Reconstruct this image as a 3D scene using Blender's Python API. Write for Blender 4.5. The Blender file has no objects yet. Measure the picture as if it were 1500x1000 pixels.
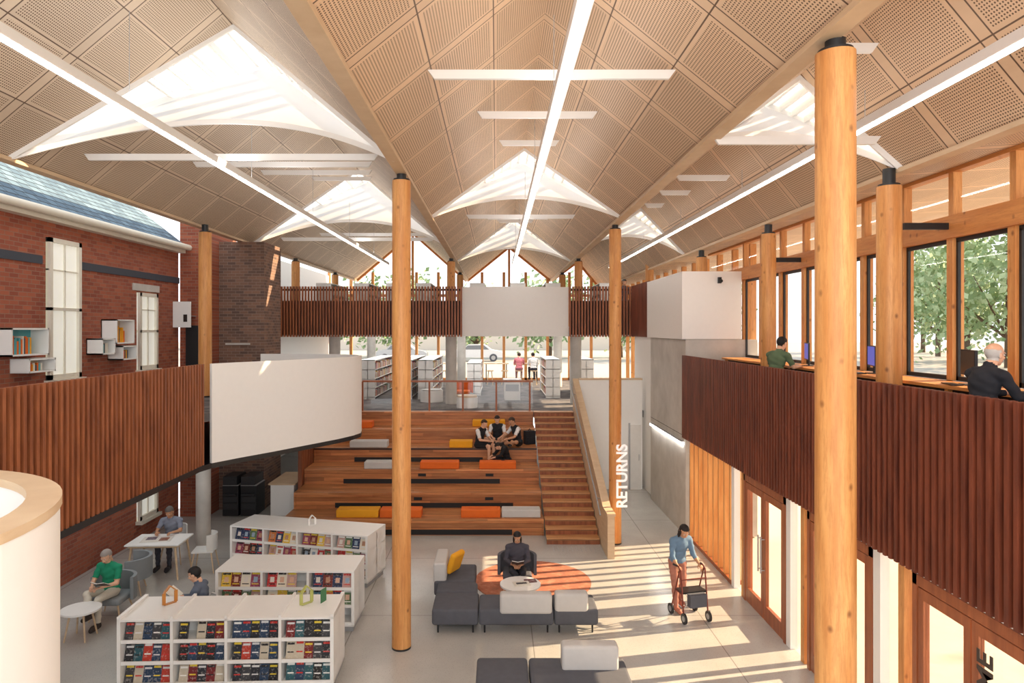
import bpy, math, random
from mathutils import Vector, Matrix
random.seed(7)
H=5.2
def lin(c):
    return tuple(((x/255)/12.92 if x/255<=0.04045 else ((x/255+0.055)/1.055)**2.4) for x in c)
MATS={}
class NT:
    def __init__(s,name):
        s.mat=bpy.data.materials.new(name); s.mat.use_nodes=True
        s.t=s.mat.node_tree; s.b=s.t.nodes['Principled BSDF']; s.out=s.t.nodes['Material Output']
    def n(s,typ,**k):
        nd=s.t.nodes.new(typ)
        for a,v in k.items(): setattr(nd,a,v)
        return nd
    def l(s,a,b): s.t.links.new(a,b)
    def m(s,op,a,b=None,c=None):
        nd=s.n('ShaderNodeMath',operation=op)
        for i,x in enumerate((a,b,c)):
            if x is None: continue
            if isinstance(x,(int,float)): nd.inputs[i].default_value=x
            else: s.l(x,nd.inputs[i])
        return nd.outputs[0]
    def mix(s,f,a,b,blend='MIX'):
        nd=s.n('ShaderNodeMix',data_type='RGBA',blend_type=blend)
        for i,x in ((0,f),(6,a),(7,b)):
            if isinstance(x,(int,float)): nd.inputs[i].default_value=x
            elif isinstance(x,tuple): nd.inputs[i].default_value=(*x[:3],1)
            else: s.l(x,nd.inputs[i])
        return nd.outputs[2]
    def ramp(s,f,stops):
        nd=s.n('ShaderNodeValToRGB'); e=nd.color_ramp.elements
        while len(e)<len(stops): e.new(0.5)
        for i,(p,c) in enumerate(stops): e[i].position=p; e[i].color=(*c,1)
        s.l(f,nd.inputs[0]); return nd.outputs[0]
    def obj(s):
        return s.n('ShaderNodeTexCoord').outputs['Object']
    def noise(s,vec,scale,detail=4,rough=.5):
        nd=s.n('ShaderNodeTexNoise'); nd.inputs['Scale'].default_value=scale; nd.inputs['Detail'].default_value=detail
        nd.inputs['Roughness'].default_value=rough
        s.l(vec,nd.inputs['Vector']); return nd.outputs[0]
    def mapv(s,vec,sc):
        nd=s.n('ShaderNodeMapping'); nd.inputs['Scale'].default_value=sc; s.l(vec,nd.inputs[0]); return nd.outputs[0]
def M(name,rgb=None,rough=.6,metal=0,emit=0,spec=.5,var=.06):
    if name in MATS: return MATS[name]
    t=NT(name); c=lin(rgb)
    t.b.inputs['Roughness'].default_value=rough; t.b.inputs['Metallic'].default_value=metal
    t.b.inputs['Specular IOR Level'].default_value=spec
    nz=t.noise(t.obj(),9,3)
    col=t.mix(nz,tuple(x*(1-var) for x in c),tuple(min(1,x*(1+var)) for x in c))
    t.l(col,t.b.inputs['Base Color'])
    if emit:
        t.b.inputs['Emission Color'].default_value=(*c,1); t.b.inputs['Emission Strength'].default_value=emit
    MATS[name]=t.mat; return t.mat
def wood(name,c1,c2,sc,rough=.5,knots=False,plank=None):
    if name in MATS: return MATS[name]
    t=NT(name); o=t.obj(); v=t.mapv(o,sc)
    nz=t.noise(v,1,6,.6)
    col=t.ramp(nz,[(.3,lin(c1)),(.7,lin(c2))])
    if knots:
        fine=t.noise(t.mapv(o,tuple(q*4 for q in sc)),1,5,.7)
        col=t.mix(t.ramp(fine,[(.42,(0,0,0)),(.62,(.55,.55,.55))]),col,lin((172,102,48)))
        vo=t.n('ShaderNodeTexVoronoi'); vo.inputs['Scale'].default_value=1
        t.l(t.mapv(o,(7,7,5)),vo.inputs['Vector'])
        k=t.ramp(vo.outputs['Distance'],[(.06,(.8,.8,.8)),(.22,(0,0,0))])
        gate=t.ramp(t.noise(o,2.3,2),[(.48,(0,0,0)),(.54,(1,1,1))])
        k=t.mix(1.0,k,gate,'MULTIPLY')
        col=t.mix(k,col,lin((116,64,28)))
    if plank:
        ax,w=plank
        sx=t.n('ShaderNodeSeparateXYZ'); t.l(o,sx.inputs[0])
        q=t.m('DIVIDE',t.m('ADD',sx.outputs[ax],50),w)
        f=t.m('FRACT',q); g=t.m('LESS_THAN',f,.06)
        wn=t.n('ShaderNodeTexWhiteNoise',noise_dimensions='2D')
        oth=0 if ax!=0 else 1
        sec=t.m('FLOOR',t.m('DIVIDE',t.m('ADD',sx.outputs[oth],t.m('MULTIPLY',t.m('FLOOR',q),.77)),1.9))
        cb=t.n('ShaderNodeCombineXYZ'); t.l(t.m('FLOOR',q),cb.inputs[0]); t.l(sec,cb.inputs[1])
        t.l(cb.outputs[0],wn.inputs['Vector'])
        br=t.m('ADD',t.m('MULTIPLY',wn.outputs['Value'],.5),.72)
        cc=t.n('ShaderNodeCombineColor')
        for i in range(3): t.l(br,cc.inputs[i])
        col=t.mix(1.0,col,cc.outputs[0],'MULTIPLY')
        col=t.mix(g,col,lin((60,35,20)))
    t.l(col,t.b.inputs['Base Color']); t.b.inputs['Roughness'].default_value=rough
    MATS[name]=t.mat; return t.mat
def perf(name,c):
    t=NT(name); uv=t.n('ShaderNodeUVMap'); sp=t.n('ShaderNodeSeparateXYZ'); t.l(uv.outputs[0],sp.inputs[0])
    u=t.m('ADD',sp.outputs[0],13.75); v=t.m('ADD',sp.outputs[1],.02)
    fu=t.m('MODULO',u,1.375); fv=t.m('MODULO',v,.98)
    def rng(x,a,b): return t.m('MULTIPLY',t.m('GREATER_THAN',x,a),t.m('LESS_THAN',x,b))
    joint=t.m('MAXIMUM',t.m('MAXIMUM',t.m('LESS_THAN',fu,.02),rng(fu,1.2,1.22)),t.m('LESS_THAN',fv,.018))
    reg=t.m('MULTIPLY',rng(fu,.07,1.16),rng(fv,.06,.94))
    P=.036
    du=t.m('SUBTRACT',t.m('MODULO',u,P),P/2); dv=t.m('SUBTRACT',t.m('MODULO',v,P),P/2)
    r2=t.m('ADD',t.m('MULTIPLY',du,du),t.m('MULTIPLY',dv,dv))
    dot=t.m('MULTIPLY',t.m('LESS_THAN',r2,.0105**2),reg)
    wn=t.n('ShaderNodeTexWhiteNoise',noise_dimensions='2D'); cb=t.n('ShaderNodeCombineXYZ')
    t.l(t.m('FLOOR',t.m('DIVIDE',u,1.375)),cb.inputs[0]); t.l(t.m('FLOOR',t.m('DIVIDE',v,.98)),cb.inputs[1]); t.l(cb.outputs[0],wn.inputs['Vector'])
    a=lin(c); base=t.mix(wn.outputs['Value'],tuple(x*.9 for x in a),tuple(min(1,x*1.08) for x in a))
    nz=t.noise(t.mapv(uv.outputs[0],(1.2,14,1)),1,4)
    base=t.mix(t.m('MULTIPLY',nz,.25),base,tuple(x*.7 for x in a))
    col=t.mix(dot,base,lin((106,82,62))); col=t.mix(joint,col,lin((104,82,66)))
    t.l(col,t.b.inputs['Base Color']); t.b.inputs['Roughness'].default_value=.5
    return t.mat
def brick(name,axis,c1,c2,mortar):
    t=NT(name); sp=t.n('ShaderNodeSeparateXYZ'); t.l(t.obj(),sp.inputs[0])
    cb=t.n('ShaderNodeCombineXYZ'); t.l(sp.outputs[axis],cb.inputs[0]); t.l(sp.outputs[2],cb.inputs[1])
    b=t.n('ShaderNodeTexBrick'); t.l(cb.outputs[0],b.inputs['Vector'])
    for k,x in (('Scale',1),('Mortar Size',.007),('Brick Width',.235),('Row Height',.083),('Mortar Smooth',.1),('Bias',0)): b.inputs[k].default_value=x
    b.inputs['Color1'].default_value=(*lin(c1),1); b.inputs['Color2'].default_value=(*lin(c2),1); b.inputs['Mortar'].default_value=(*lin(mortar),1)
    nz=t.noise(t.obj(),3,5)
    col=t.mix(t.m('MULTIPLY',nz,.35),b.outputs[0],tuple(x*.5 for x in lin(c1)))
    t.l(col,t.b.inputs['Base Color']); t.b.inputs['Roughness'].default_value=.85
    bp=t.n('ShaderNodeBump'); bp.inputs['Strength'].default_value=.5; bp.inputs['Distance'].default_value=.01
    t.l(b.outputs['Fac'],bp.inputs['Height']); bp.invert=True; t.l(bp.outputs[0],t.b.inputs['Normal'])
    return t.mat
def colattr(name):
    t=NT(name); a=t.n('ShaderNodeAttribute'); a.attribute_name='Col'
    nz=t.noise(t.obj(),34,3)
    col=t.mix(t.ramp(nz,[(.55,(0,0,0)),(.66,(.3,.3,.3))]),a.outputs['Color'],(.75,.7,.65))
    t.l(col,t.b.inputs['Base Color']); t.b.inputs['Roughness'].default_value=.35
    return t.mat
def glass(name,tint=(1,1,1),g=.045):
    t=NT(name); t.t.nodes.remove(t.b)
    tr=t.n('ShaderNodeBsdfTransparent'); tr.inputs[0].default_value=(*tint,1)
    gl=t.n('ShaderNodeBsdfGlossy'); gl.inputs['Roughness'].default_value=.02
    mx=t.n('ShaderNodeMixShader'); mx.inputs[0].default_value=g
    t.l(tr.outputs[0],mx.inputs[1]); t.l(gl.outputs[0],mx.inputs[2]); t.l(mx.outputs[0],t.out.inputs[0])
    return t.mat
class B:
    def __init__(s): s.v=[];s.f=[];s.m=[];s.c=[];s.sm=[];s.uv={};s.mats=[]
    def mi(s,m):
        if m not in s.mats: s.mats.append(m)
        return s.mats.index(m)
    def add(s,vs,fs,m,col=(1,1,1),smooth=False,uvs=None):
        o=len(s.v); s.v+=[tuple(x) for x in vs]; k=s.mi(m)
        for j,f in enumerate(fs):
            if uvs: s.uv[len(s.f)]=uvs[j]
            s.f.append(tuple(i+o for i in f)); s.m.append(k); s.c.append(col); s.sm.append(smooth)
    def obox(s,c,size,R,m,col=(1,1,1)):
        x,y,z=[k/2 for k in size]; c=Vector(c)
        vs=[c+R@Vector((a*x,b*y,d*z)) for a in(-1,1) for b in(-1,1) for d in(-1,1)]
        s.add(vs,[(0,1,3,2),(4,6,7,5),(0,4,5,1),(2,3,7,6),(0,2,6,4),(1,5,7,3)],m,col)
    def bx(s,x0,x1,y0,y1,z0,z1,m,col=(1,1,1)):
        s.obox(((x0+x1)/2,(y0+y1)/2,(z0+z1)/2),(abs(x1-x0),abs(y1-y0),abs(z1-z0)),Matrix.Identity(3),m,col)
    def bar(s,p0,p1,w,h,m):
        p0=Vector(p0);p1=Vector(p1);d=p1-p0; R=d.to_track_quat('Y','Z').to_matrix()
        s.obox((p0+p1)/2,(w,d.length,h),R,m)
    def cyl(s,p0,p1,r0,r1,m,n=20,cap=True,col=(1,1,1)):
        p0=Vector(p0);p1=Vector(p1); R=(p1-p0).to_track_quat('Z','Y').to_matrix()
        vs=[]
        for p,r in((p0,r0),(p1,r1)):
            for i in range(n):
                a=2*math.pi*i/n; vs.append(p+R@Vector((r*math.cos(a),r*math.sin(a),0)))
        s.add(vs,[(i,(i+1)%n,n+(i+1)%n,n+i) for i in range(n)],m,col,True)
        if cap: s.add(vs,[tuple(range(n-1,-1,-1)),tuple(range(n,2*n))],m,col)
    def ell(s,c,r,m,R=None,nu=14,nv=9):
        c=Vector(c); R=R or Matrix.Identity(3); vs=[c+R@Vector((0,0,-r[2]))]
        for j in range(1,nv):
            b=-math.pi/2+math.pi*j/nv
            for i in range(nu):
                a=2*math.pi*i/nu
                vs.append(c+R@Vector((r[0]*math.cos(b)*math.cos(a),r[1]*math.cos(b)*math.sin(a),r[2]*math.sin(b))))
        vs.append(c+R@Vector((0,0,r[2]))); fs=[]
        for i in range(nu):
            fs.append((0,1+(i+1)%nu,1+i)); k=1+(nv-2)*nu; fs.append((len(vs)-1,k+i,k+(i+1)%nu))
            for j in range(nv-2):
                a=1+j*nu; fs.append((a+i,a+(i+1)%nu,a+nu+(i+1)%nu,a+nu+i))
        s.add(vs,fs,m,smooth=True)
    def caps(s,p0,p1,r0,r1,m,n=12):
        s.cyl(p0,p1,r0,r1,m,n); s.ell(p0,(r0,)*3,m,nu=n,nv=8); s.ell(p1,(r1,)*3,m,nu=n,nv=8)
    def path(s,pts,r,m,n=10):
        for a,b in zip(pts,pts[1:]): s.caps(a,b,r,r,m,n)
    def prism(s,poly,z0,z1,m):
        n=len(poly); vs=[(x,y,z0) for x,y in poly]+[(x,y,z1) for x,y in poly]
        s.add(vs,[tuple(range(n-1,-1,-1)),tuple(range(n,2*n))]+[(i,(i+1)%n,n+(i+1)%n,n+i) for i in range(n)],m)
    def ribbon(s,pts,t,z0,z1,m,smooth=True):
        n=len(pts); P=[Vector((*p,0)) for p in pts]; N=[]
        for i in range(n):
            d=(P[min(i+1,n-1)]-P[max(i-1,0)]).normalized(); N.append(Vector((-d.y,d.x,0)))
        rows=[]
        for off,z in((0,z0),(0,z1),(t,z1),(t,z0)):
            rows.append([P[i]+N[i]*off+Vector((0,0,z)) for i in range(n)])
        for k in range(4):
            a=rows[k];b=rows[(k+1)%4]
            s.add(a+b,[(i,i+1,n+i+1,n+i) for i in range(n-1)],m,smooth=smooth)
        for i in(0,n-1): s.add([r[i] for r in rows],[(0,1,2,3)],m)
    def mesh(s,name):
        me=bpy.data.meshes.new(name); me.from_pydata(s.v,[],s.f)
        for m in s.mats: me.materials.append(m)
        me.polygons.foreach_set('material_index',s.m); me.polygons.foreach_set('use_smooth',s.sm)
        if any(c!=(1,1,1) for c in s.c):
            ca=me.color_attributes.new('Col','FLOAT_COLOR','CORNER')
            for p in me.polygons:
                for li in p.loop_indices: ca.data[li].color=(*s.c[p.index],1)
        if s.uv:
            ul=me.uv_layers.new(name='UVMap')
            for p in me.polygons:
                if p.index in s.uv:
                    for k,li in enumerate(p.loop_indices): ul.data[li].uv=s.uv[p.index][k]
        me.update(); return me
    def build(s,name,loc=(0,0,0),rz=0,bevel=0,seg=2,parent=None):
        o=bpy.data.objects.new(name,s.mesh(name)); bpy.context.collection.objects.link(o)
        o.location=loc; o.rotation_euler[2]=rz
        if bevel:
            b=o.modifiers.new('bevel','BEVEL'); b.width=bevel; b.segments=seg; b.limit_method='ANGLE'; b.harden_normals=False
        if parent: o.parent=parent
        return o
# ---------------- materials
white=M('white_paint',(240,239,237),.6,var=.02)
whitegl=M('white_laminate',(240,240,238),.35,var=.02)
black=M('black_steel',(28,30,34),.45)
dark=M('dark_board',(44,30,26),.8)
grey=M('grey_metal',(170,172,175),.4,.3)
ply=wood('plywood_edge',(202,174,140),(218,194,162),(2,2,14),.5)
pine=wood('pine_column',(200,132,68),(234,178,112),(9,9,.8),.5,True)
pineb=wood('pine_beam',(192,120,60),(226,162,94),(9,.8,9),.5,True)
slatm=wood('slat_brown',(112,60,36),(172,102,62),(9,9,1.2),.5)
slatr=wood('slat_redbrown_shade',(86,40,27),(136,70,46),(9,9,1.2),.5)  # darker copy of slat_brown; shade on the right-hand slats put into the colour
slatcap=wood('slat_golden',(206,140,76),(232,178,112),(9,9,1.2),.5)
doorw=wood('door_timber',(134,72,42),(176,104,64),(9,9,1),.4)
tierX=wood('tier_boards',(170,106,60),(214,150,98),(1.2,14,14),.4,plank=(1,.13))
tierF=wood('tier_front_boards',(160,94,52),(204,136,82),(1.2,14,14),.4,plank=(2,.105))
stairw=wood('stair_boards',(176,120,74),(212,160,108),(1.2,14,14),.45)
perfC=perf('perforated_plywood',(224,194,162)); perfL=perf('perforated_plywood_left',(222,204,182))
brickR=brick('red_brick',1,(176,98,70),(136,68,52),(150,118,100))
brickRf=brick('red_brick_return',0,(176,98,70),(136,68,52),(150,118,100))
brickD=brick('brown_brick',0,(140,106,88),(92,74,68),(150,130,118))
brickDs=brick('brown_brick_side',1,(140,106,88),(92,74,68),(150,130,118))
cover=colattr('printed_cover')
glz=glass('clear_glass')
lamp=M('lamp_diffuser',(255,252,246),.5,emit=16)
sofa_g=M('charcoal_fabric',(86,88,96),.95,var=.15); sofa_l=M('light_grey_fabric',(196,194,192),.95)
orange=M('orange_fabric',(226,108,36),.9); yellow=M('yellow_fabric',(238,168,36),.9); cgrey=M('pale_grey_fabric',(200,200,198),.9)
concrete_t=NT('concrete'); nz=concrete_t.noise(concrete_t.obj(),1.6,7,.6)
concrete_t.l(concrete_t.ramp(nz,[(.3,lin((180,176,170))),(.7,lin((206,202,196)))]),concrete_t.b.inputs['Base Color']); concrete_t.b.inputs['Roughness'].default_value=.7
concrete=concrete_t.mat
t=NT('polished_concrete_floor'); o=t.obj()
sp=t.n('ShaderNodeSeparateXYZ'); t.l(o,sp.inputs[0])
base=t.ramp(t.noise(o,.8,5),[(.3,lin((174,173,169))),(.7,lin((193,191,186)))])
vo=t.n('ShaderNodeTexVoronoi'); vo.inputs['Scale'].default_value=38; t.l(o,vo.inputs['Vector'])
spk=t.ramp(vo.outputs['Distance'],[(.12,(1,1,1)),(.25,(0,0,0))])
base=t.mix(t.m('MULTIPLY',spk,.5),base,lin((122,118,112)))
jx=t.m('LESS_THAN',t.m('MODULO',t.m('ADD',sp.outputs[0],30.4),3.1),.018); jy=t.m('LESS_THAN',t.m('MODULO',t.m('ADD',sp.outputs[1],31),3.1),.018)
base=t.mix(t.m('MULTIPLY',t.m('MAXIMUM',jx,jy),.6),base,lin((110,106,100)))
t.l(base,t.b.inputs['Base Color']); t.b.inputs['Roughness'].default_value=.2
floorm=t.mat
t=NT('dark_carpet'); t.l(t.ramp(t.noise(t.obj(),2.5,5),[(.35,lin((80,78,80))),(.65,lin((122,116,114)))]),t.b.inputs['Base Color']); t.b.inputs['Roughness'].default_value=.95; carpet=t.mat
t=NT('rust_rug'); t.l(t.ramp(t.noise(t.obj(),4,6,.7),[(.3,lin((136,98,84))),(.5,lin((186,112,84))),(.7,lin((202,148,122)))]),t.b.inputs['Base Color']); t.b.inputs['Roughness'].default_value=1; rugm=t.mat
t=NT('slate_shingles'); sp=t.n('ShaderNodeSeparateXYZ'); t.l(t.obj(),sp.inputs[0]); cb=t.n('ShaderNodeCombineXYZ'); t.l(sp.outputs[1],cb.inputs[0]); t.l(sp.outputs[2],cb.inputs[1])
b=t.n('ShaderNodeTexBrick'); t.l(cb.outputs[0],b.inputs['Vector'])
for k,x in (('Scale',1),('Mortar Size',.012),('Brick Width',.3),('Row Height',.13)): b.inputs[k].default_value=x
b.inputs['Color1'].default_value=(*lin((108,134,152)),1); b.inputs['Color2'].default_value=(*lin((76,100,120)),1); b.inputs['Mortar'].default_value=(*lin((36,46,58)),1)
t.l(b.outputs[0],t.b.inputs['Base Color']); t.b.inputs['Roughness'].default_value=.8; slate=t.mat
t=NT('white_fabric_scoop'); tl=t.n('ShaderNodeBsdfTranslucent'); tl.inputs[0].default_value=(.9,.93,.97,1); mx=t.n('ShaderNodeMixShader'); mx.inputs[0].default_value=.4
t.b.inputs['Base Color'].default_value=(.84,.86,.88,1); t.b.inputs['Roughness'].default_value=.6
t.l(t.b.outputs[0],mx.inputs[1]); t.l(tl.outputs[0],mx.inputs[2]); t.l(mx.outputs[0],t.out.inputs[0]); scoop=t.mat

# ---------------- shell
b=B(); b.bx(-9.2,4.85,-3,36,-.1,0,floorm); b.build('floor')
b=B(); b.bx(4.86,160,-20,140,-.2,-.03,M('paving',(205,196,184),.8)); b.build('outside_ground')
b=B(); b.bx(-80,120,36.5,140,2.2,2.48,M('asphalt_street',(170,168,164),.9)); b.build('street_ground')
def gable(nm,xl,xr,xm,zl,zr,zm,sky,ap,fr,mt,Y0=-3,Y1=36):
    bb=B(); lv=bb; sk=bb
    for xv,zv in((xl,zl),(xr,zr)):
        L=math.hypot(xm-xv,zm-zv); yv=yr=Y0
        segs=[]
        for s in sky: segs.append((yv,s,s+fr,yr)); yv,yr=s,s+ap
        segs.append((yv,Y1,Y1,yr))
        for a,b1,c,d in segs:
            bb.add([(xv,a,zv),(xv,b1,zv),(xm,c,zm),(xm,d,zm)],[(0,1,2,3)],mt,uvs=[[(a,0),(b1,0),(c,L),(d,L)]])
        for s in sky:
            for k in range(6,11):
                tt=k/10.5; x=xv+(xm-xv)*tt; z=zv+(zm-zv)*tt
                lv.bx(x-.025,x+.025,s+fr*tt,s+ap*tt,z+.02,z+.14,white)
            lv.bar((xv,s,zv+.03),(xm,s+fr,zm+.03),.07,.16,white); lv.bar((xv,s,zv+.03),(xm,s+ap,zm+.03),.07,.12,white)
    n=28
    for s in sky:
        top=[];bot=[]
        for i in range(n+1):
            q=i/n; x=xl+(xr-xl)*q
            tt=(x-xl)/(xm-xl) if x<xm else (xr-x)/(xr-xm)
            zb=zl+(zr-zl)*q
            ta=.34*(1-(2*q-1)**2)
            ta=min(ta,tt)
            def P(w):
                return Vector((x,s+ap*w, (zb if w<1e-6 else zb+(zm-zb)*w)))
            top.append(P(tt));bot.append(P(ta))
        sk.add(top+bot,[(i,i+1,n+2+i,n+1+i) for i in range(n)],scoop,smooth=True)
        for i in range(n): sk.bar(bot[i],bot[i+1]+(bot[i+1]-bot[i])*.05,.05,.08,white)
    bb.build('ceiling_'+nm)
GL=dict(nm='left',xl=-7.4,xr=-1.55,xm=-4.4,zl=7.77,zr=7.77,zm=10.3,sky=[10.3,20.6],ap=2.9,fr=1.15,mt=perfL)
GC=dict(nm='centre',xl=-1.55,xr=2.9,xm=.675,zl=7.77,zr=7.77,zm=9.57,sky=[15.7,26.0],ap=2.2,fr=.8,mt=perfC)
GR=dict(nm='right',xl=2.9,xr=5.5,xm=4.3,zl=7.77,zr=7.35,zm=8.8,sky=[9.2,19.8],ap=1.8,fr=.5,mt=perfC)
for g in(GL,GC,GR): gable(**g)
def cbar(g,y,z,name='ceiling_acoustic_fin'):
    f=(g['zm']-z); hl=f/(g['zm']-g['zl'])*(g['xm']-g['xl']); hr=f/(g['zm']-g['zr'])*(g['xr']-g['xm'])
    b=B(); x0,x1=g['xm']-hl+.04,g['xm']+hr-.04
    vs=[(x0+.1,y,z-.055),(x1-.1,y,z-.055),(x1-.02,y,z+.055),(x0+.02,y,z+.055)]
    b.add(vs+[(x,y+.05,zz) for x,_,zz in vs],[(0,1,2,3),(7,6,5,4),(0,4,5,1),(1,5,6,2),(2,6,7,3),(3,7,4,0)],white)
    b.build(name)
for y,z in((8.3,8.3),(11.2,8.72),(14,9.02),(18.8,8.3),(21.4,8.7),(24,9.0)): cbar(GC,y,z)
for y,z in((11.5,8.1),(14.2,8.63),(16.8,9.06),(19.5,9.5),(22,8.1),(24.5,8.6)): cbar(GL,y,z)
for y,z in((8.0,8.5),(9.1,7.72),(13.7,8.24),(16,8.4),(18.2,8.5)): cbar(GR,y,z)
b=B()
for x,z in((-7.4,7.77),(-1.55,7.77),(2.9,7.77),(5.5,7.35)): b.bx(x-.09,x+.09,-3,36,z-.04,z+.02,ply)
b.build('trim_valley')
b=B()
A=(5.5,7.35);C=(12,7.75)
b.add([(A[0],-3,A[1]),(A[0],36,A[1]),(C[0],36,C[1]),(C[0],-3,C[1])],[(0,1,2,3)],perfC,uvs=[[(-3,0),(36,0),(36,6.5),(-3,6.5)]])
b.build('ceiling_eave')  # real soffit, stretched out long and flat to block high sun
for x,z,y1 in((-4.3,H+2.53,27),(.675,H+2.48,27),(4.32,H+2.35,26)):
    b=B(); b.bx(x-.065,x+.065,-2,y1,z,z+.1,white); b.bx(x-.034,x+.034,-2,y1,z-.012,z-.001,lamp)
    for k in range(0,26,4): b.cyl((x,k,z+.1),(x,k,z+(.45 if x>3 else 1.2)),.004,.004,grey,6)
    b.build('linear_pendant_light')
def column(x,y,z0,z1,r=.155,capto=7.74,name='timber_column'):
    b=B(); b.cyl((x,y,z0),(x,y,z1),r,r*.97,pine,40)
    b.cyl((x,y,z1),(x,y,capto),r*.5,r*.5,black,24); b.cyl((x,y,z1),(x,y,z1+.03),r*.85,r*.85,black,24)
    b.cyl((x,y,z0),(x,y,z0+.03),r*1.01,r*1.01,black,40)
    b.build(name)
column(-1.55,11.16,0,H+2.42); column(2.98,6.0,0,H+2.42,.17); column(2.89,16.6,0,H+2.42,.15)
column(5.35,9.3,3.76,H+1.94,.16,7.38); column(5.5,13.8,3.76,H+1.92,.15,7.38); column(5.5,18.3,3.76,H+1.92,.15,7.38)
column(5.4,4.6,3.76,H+1.94,.16,7.38)
column(-7.08,16.6,3.56,H+2.35,.155)
for x in(-7.2,-1.62,2.95,5.5):
    column(x,24.5,5.31,H+2.42,.15,7.74 if x<5 else 7.38); column(x,30.5,5.31,H+2.42,.15,7.74 if x<5 else 7.38)
def ccol(x,y,z0,z1,r=.17):
    b=B(); b.cyl((x,y,z0),(x,y,z1),r,r,concrete,32); b.build('concrete_column')
ccol(-7.08,16.5,0,2.49)
for x in(-5.8,-1.62,2.85): ccol(x,24.5,2.53,4.95,.2); ccol(x,31.7,2.53,4.95,.2)
# ---------------- right mezzanine
b=B(); b.bx(4.85,6.5,1,17.1,3.5,3.75,concrete); b.build('floor_mezzanine_right')
b=B(); y=1.0; b.bx(4.74,4.76,1,17.1,2.52,4.5,dark)
while y<17.05:
    b.bx(4.63,4.72,y,y+.055,2.5,4.55,slatr); 
    y+=.115
b.bx(4.70,4.76,1,17.1,4.42,4.44,dark)
b.build('slatted_balustrade')
b=B(); b.bx(5.58,6.15,3,16.9,4.46,4.5,pineb); b.bx(5.66,5.7,3,16.9,3.76,4.46,dark)
for y in(3.2,6,8.5,11,13.5,16.7): b.bx(5.6,6.1,y-.03,y+.03,3.76,4.46,pineb)
b.build('window_desk')
b=B(); y=1.5
while y<18:
    b.bx(6.2,6.36,y-.06,y+.06,3.75,6.44,pine); b.bx(6.22,6.34,y-.05,y+.05,6.72,7.42,pine)
    b.bx(6.25,6.29,y+.06,y+.1,4.5,6.4,black); b.bx(6.25,6.29,y-.1,y-.06,4.5,6.4,black)
    y+=1.12
b.bx(6.15,6.4,-1,20,6.44,6.74,pineb); b.bx(6.2,6.36,-1,20,7.34,7.42,pineb)
b.bx(6.25,6.29,1,17.1,6.38,6.44,black); b.bx(6.25,6.33,1,17.1,4.5,4.56,black); b.bx(6.2,6.36,1,17.1,3.75,4.5,white)
for yy in(4.6,9.3,13.8): 
    b.bar((5.55,yy,6.6),(6.2,yy,6.6),.05,.09,black)
b.bx(6.27,6.28,-1,20,4.5,7.35,glz)
b.build('window_right')
b=B(); y=17.8
while y<36:
    b.bx(6.6,6.76,y-.06,y+.06,2.5,7.42,pine); y+=1.3
b.bx(6.6,6.8,22.2,36,6.44,6.74,pineb); b.bx(6.62,6.75,22.2,36,5.2,5.4,white)
b.build('window_far_right')
b=B(); b.bx(4.66,6.15,17.12,21.1,4.95,6.65,white); b.build('wall_white_box')
b=B(); b.bx(4.75,6.55,17.12,21.0,0,4.94,concrete); b.bx(4.745,4.75,17.12,21,2.5,2.51,dark); b.build('wall_concrete')
b=B(); b.bx(4.85,6.55,21.0,23.9,0,4.94,white); b.build('wall_right_far')
b=B(); b.bx(4.68,4.749,17.3,20.8,2.28,2.34,lamp); b.bx(4.68,4.749,17.3,20.8,2.34,2.36,grey); b.build('wall_light')
b=B(); b.bx(5.55,5.63,17.05,17.12,6.35,6.5,black); b.cyl((5.6,17.1,6.42),(5.6,16.98,6.4),.03,.04,black,12); b.build('security_camera')
b=B(); y=13.95
while y<17.1:
    b.bx(4.78,5.0,y,y+.07,0.08,2.5,slatcap); y+=.36
b.bx(4.78,5.0,13.9,17.1,0,.08,doorw); b.bx(4.98,5.0,13.9,17.1,0,2.5,glz)
b.build('timber_fin_screen')
def doorunit(y0,y1,leaves,idx):
    b=B(); X0,X1=4.78,4.86
    b.bx(4.77,4.92,y0-.08,y0,0,2.42,doorw); b.bx(4.77,4.92,y1,y1+.08,0,2.42,doorw); b.bx(4.77,4.92,y0-.08,y1+.08,2.3,2.42,doorw)
    w=(y1-y0)/leaves
    for k in range(leaves):
        a=y0+k*w+.01;c=a+w-.02
        b.bx(X0,X1-.02,a,a+.1,.02,2.28,doorw); b.bx(X0,X1-.02,c-.1,c,.02,2.28,doorw)
        b.bx(X0,X1-.02,a+.1,c-.1,.02,.28,doorw); b.bx(X0,X1-.02,a+.1,c-.1,2.16,2.28,doorw)
        b.bx(4.805,4.81,a+.1,c-.1,.28,2.16,glz)
        hy=c-.05 if k==0 else a+.05
        b.cyl((4.71,hy,.85),(4.71,hy,1.5),.014,.014,grey,10); 
        for z in(.9,1.45): b.cyl((4.71,hy,z),(4.78,hy,z),.01,.01,grey,8)
    b.build('door_%d'%idx)
doorunit(11.35,13.1,2,1); doorunit(8.75,10.4,2,2); doorunit(6.0,7.75,2,3); doorunit(3.2,5.0,2,4)
b=B()
for y0,y1 in((13.2,13.88),(10.6,11.26),(8.0,8.66),(5.2,5.9),(2.6,3.1)):
    b.bx(4.78,4.9,y0,y0+.12,0,2.43,pine); b.bx(4.8,4.82,y0+.12,y1-.16,.1,2.43,glz); b.bx(4.78,4.9,y1-.16,y1,0,2.43,white)
b.bx(4.77,4.92,1,13.9,2.43,2.52,white); b.build('trim_door_posts')
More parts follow.
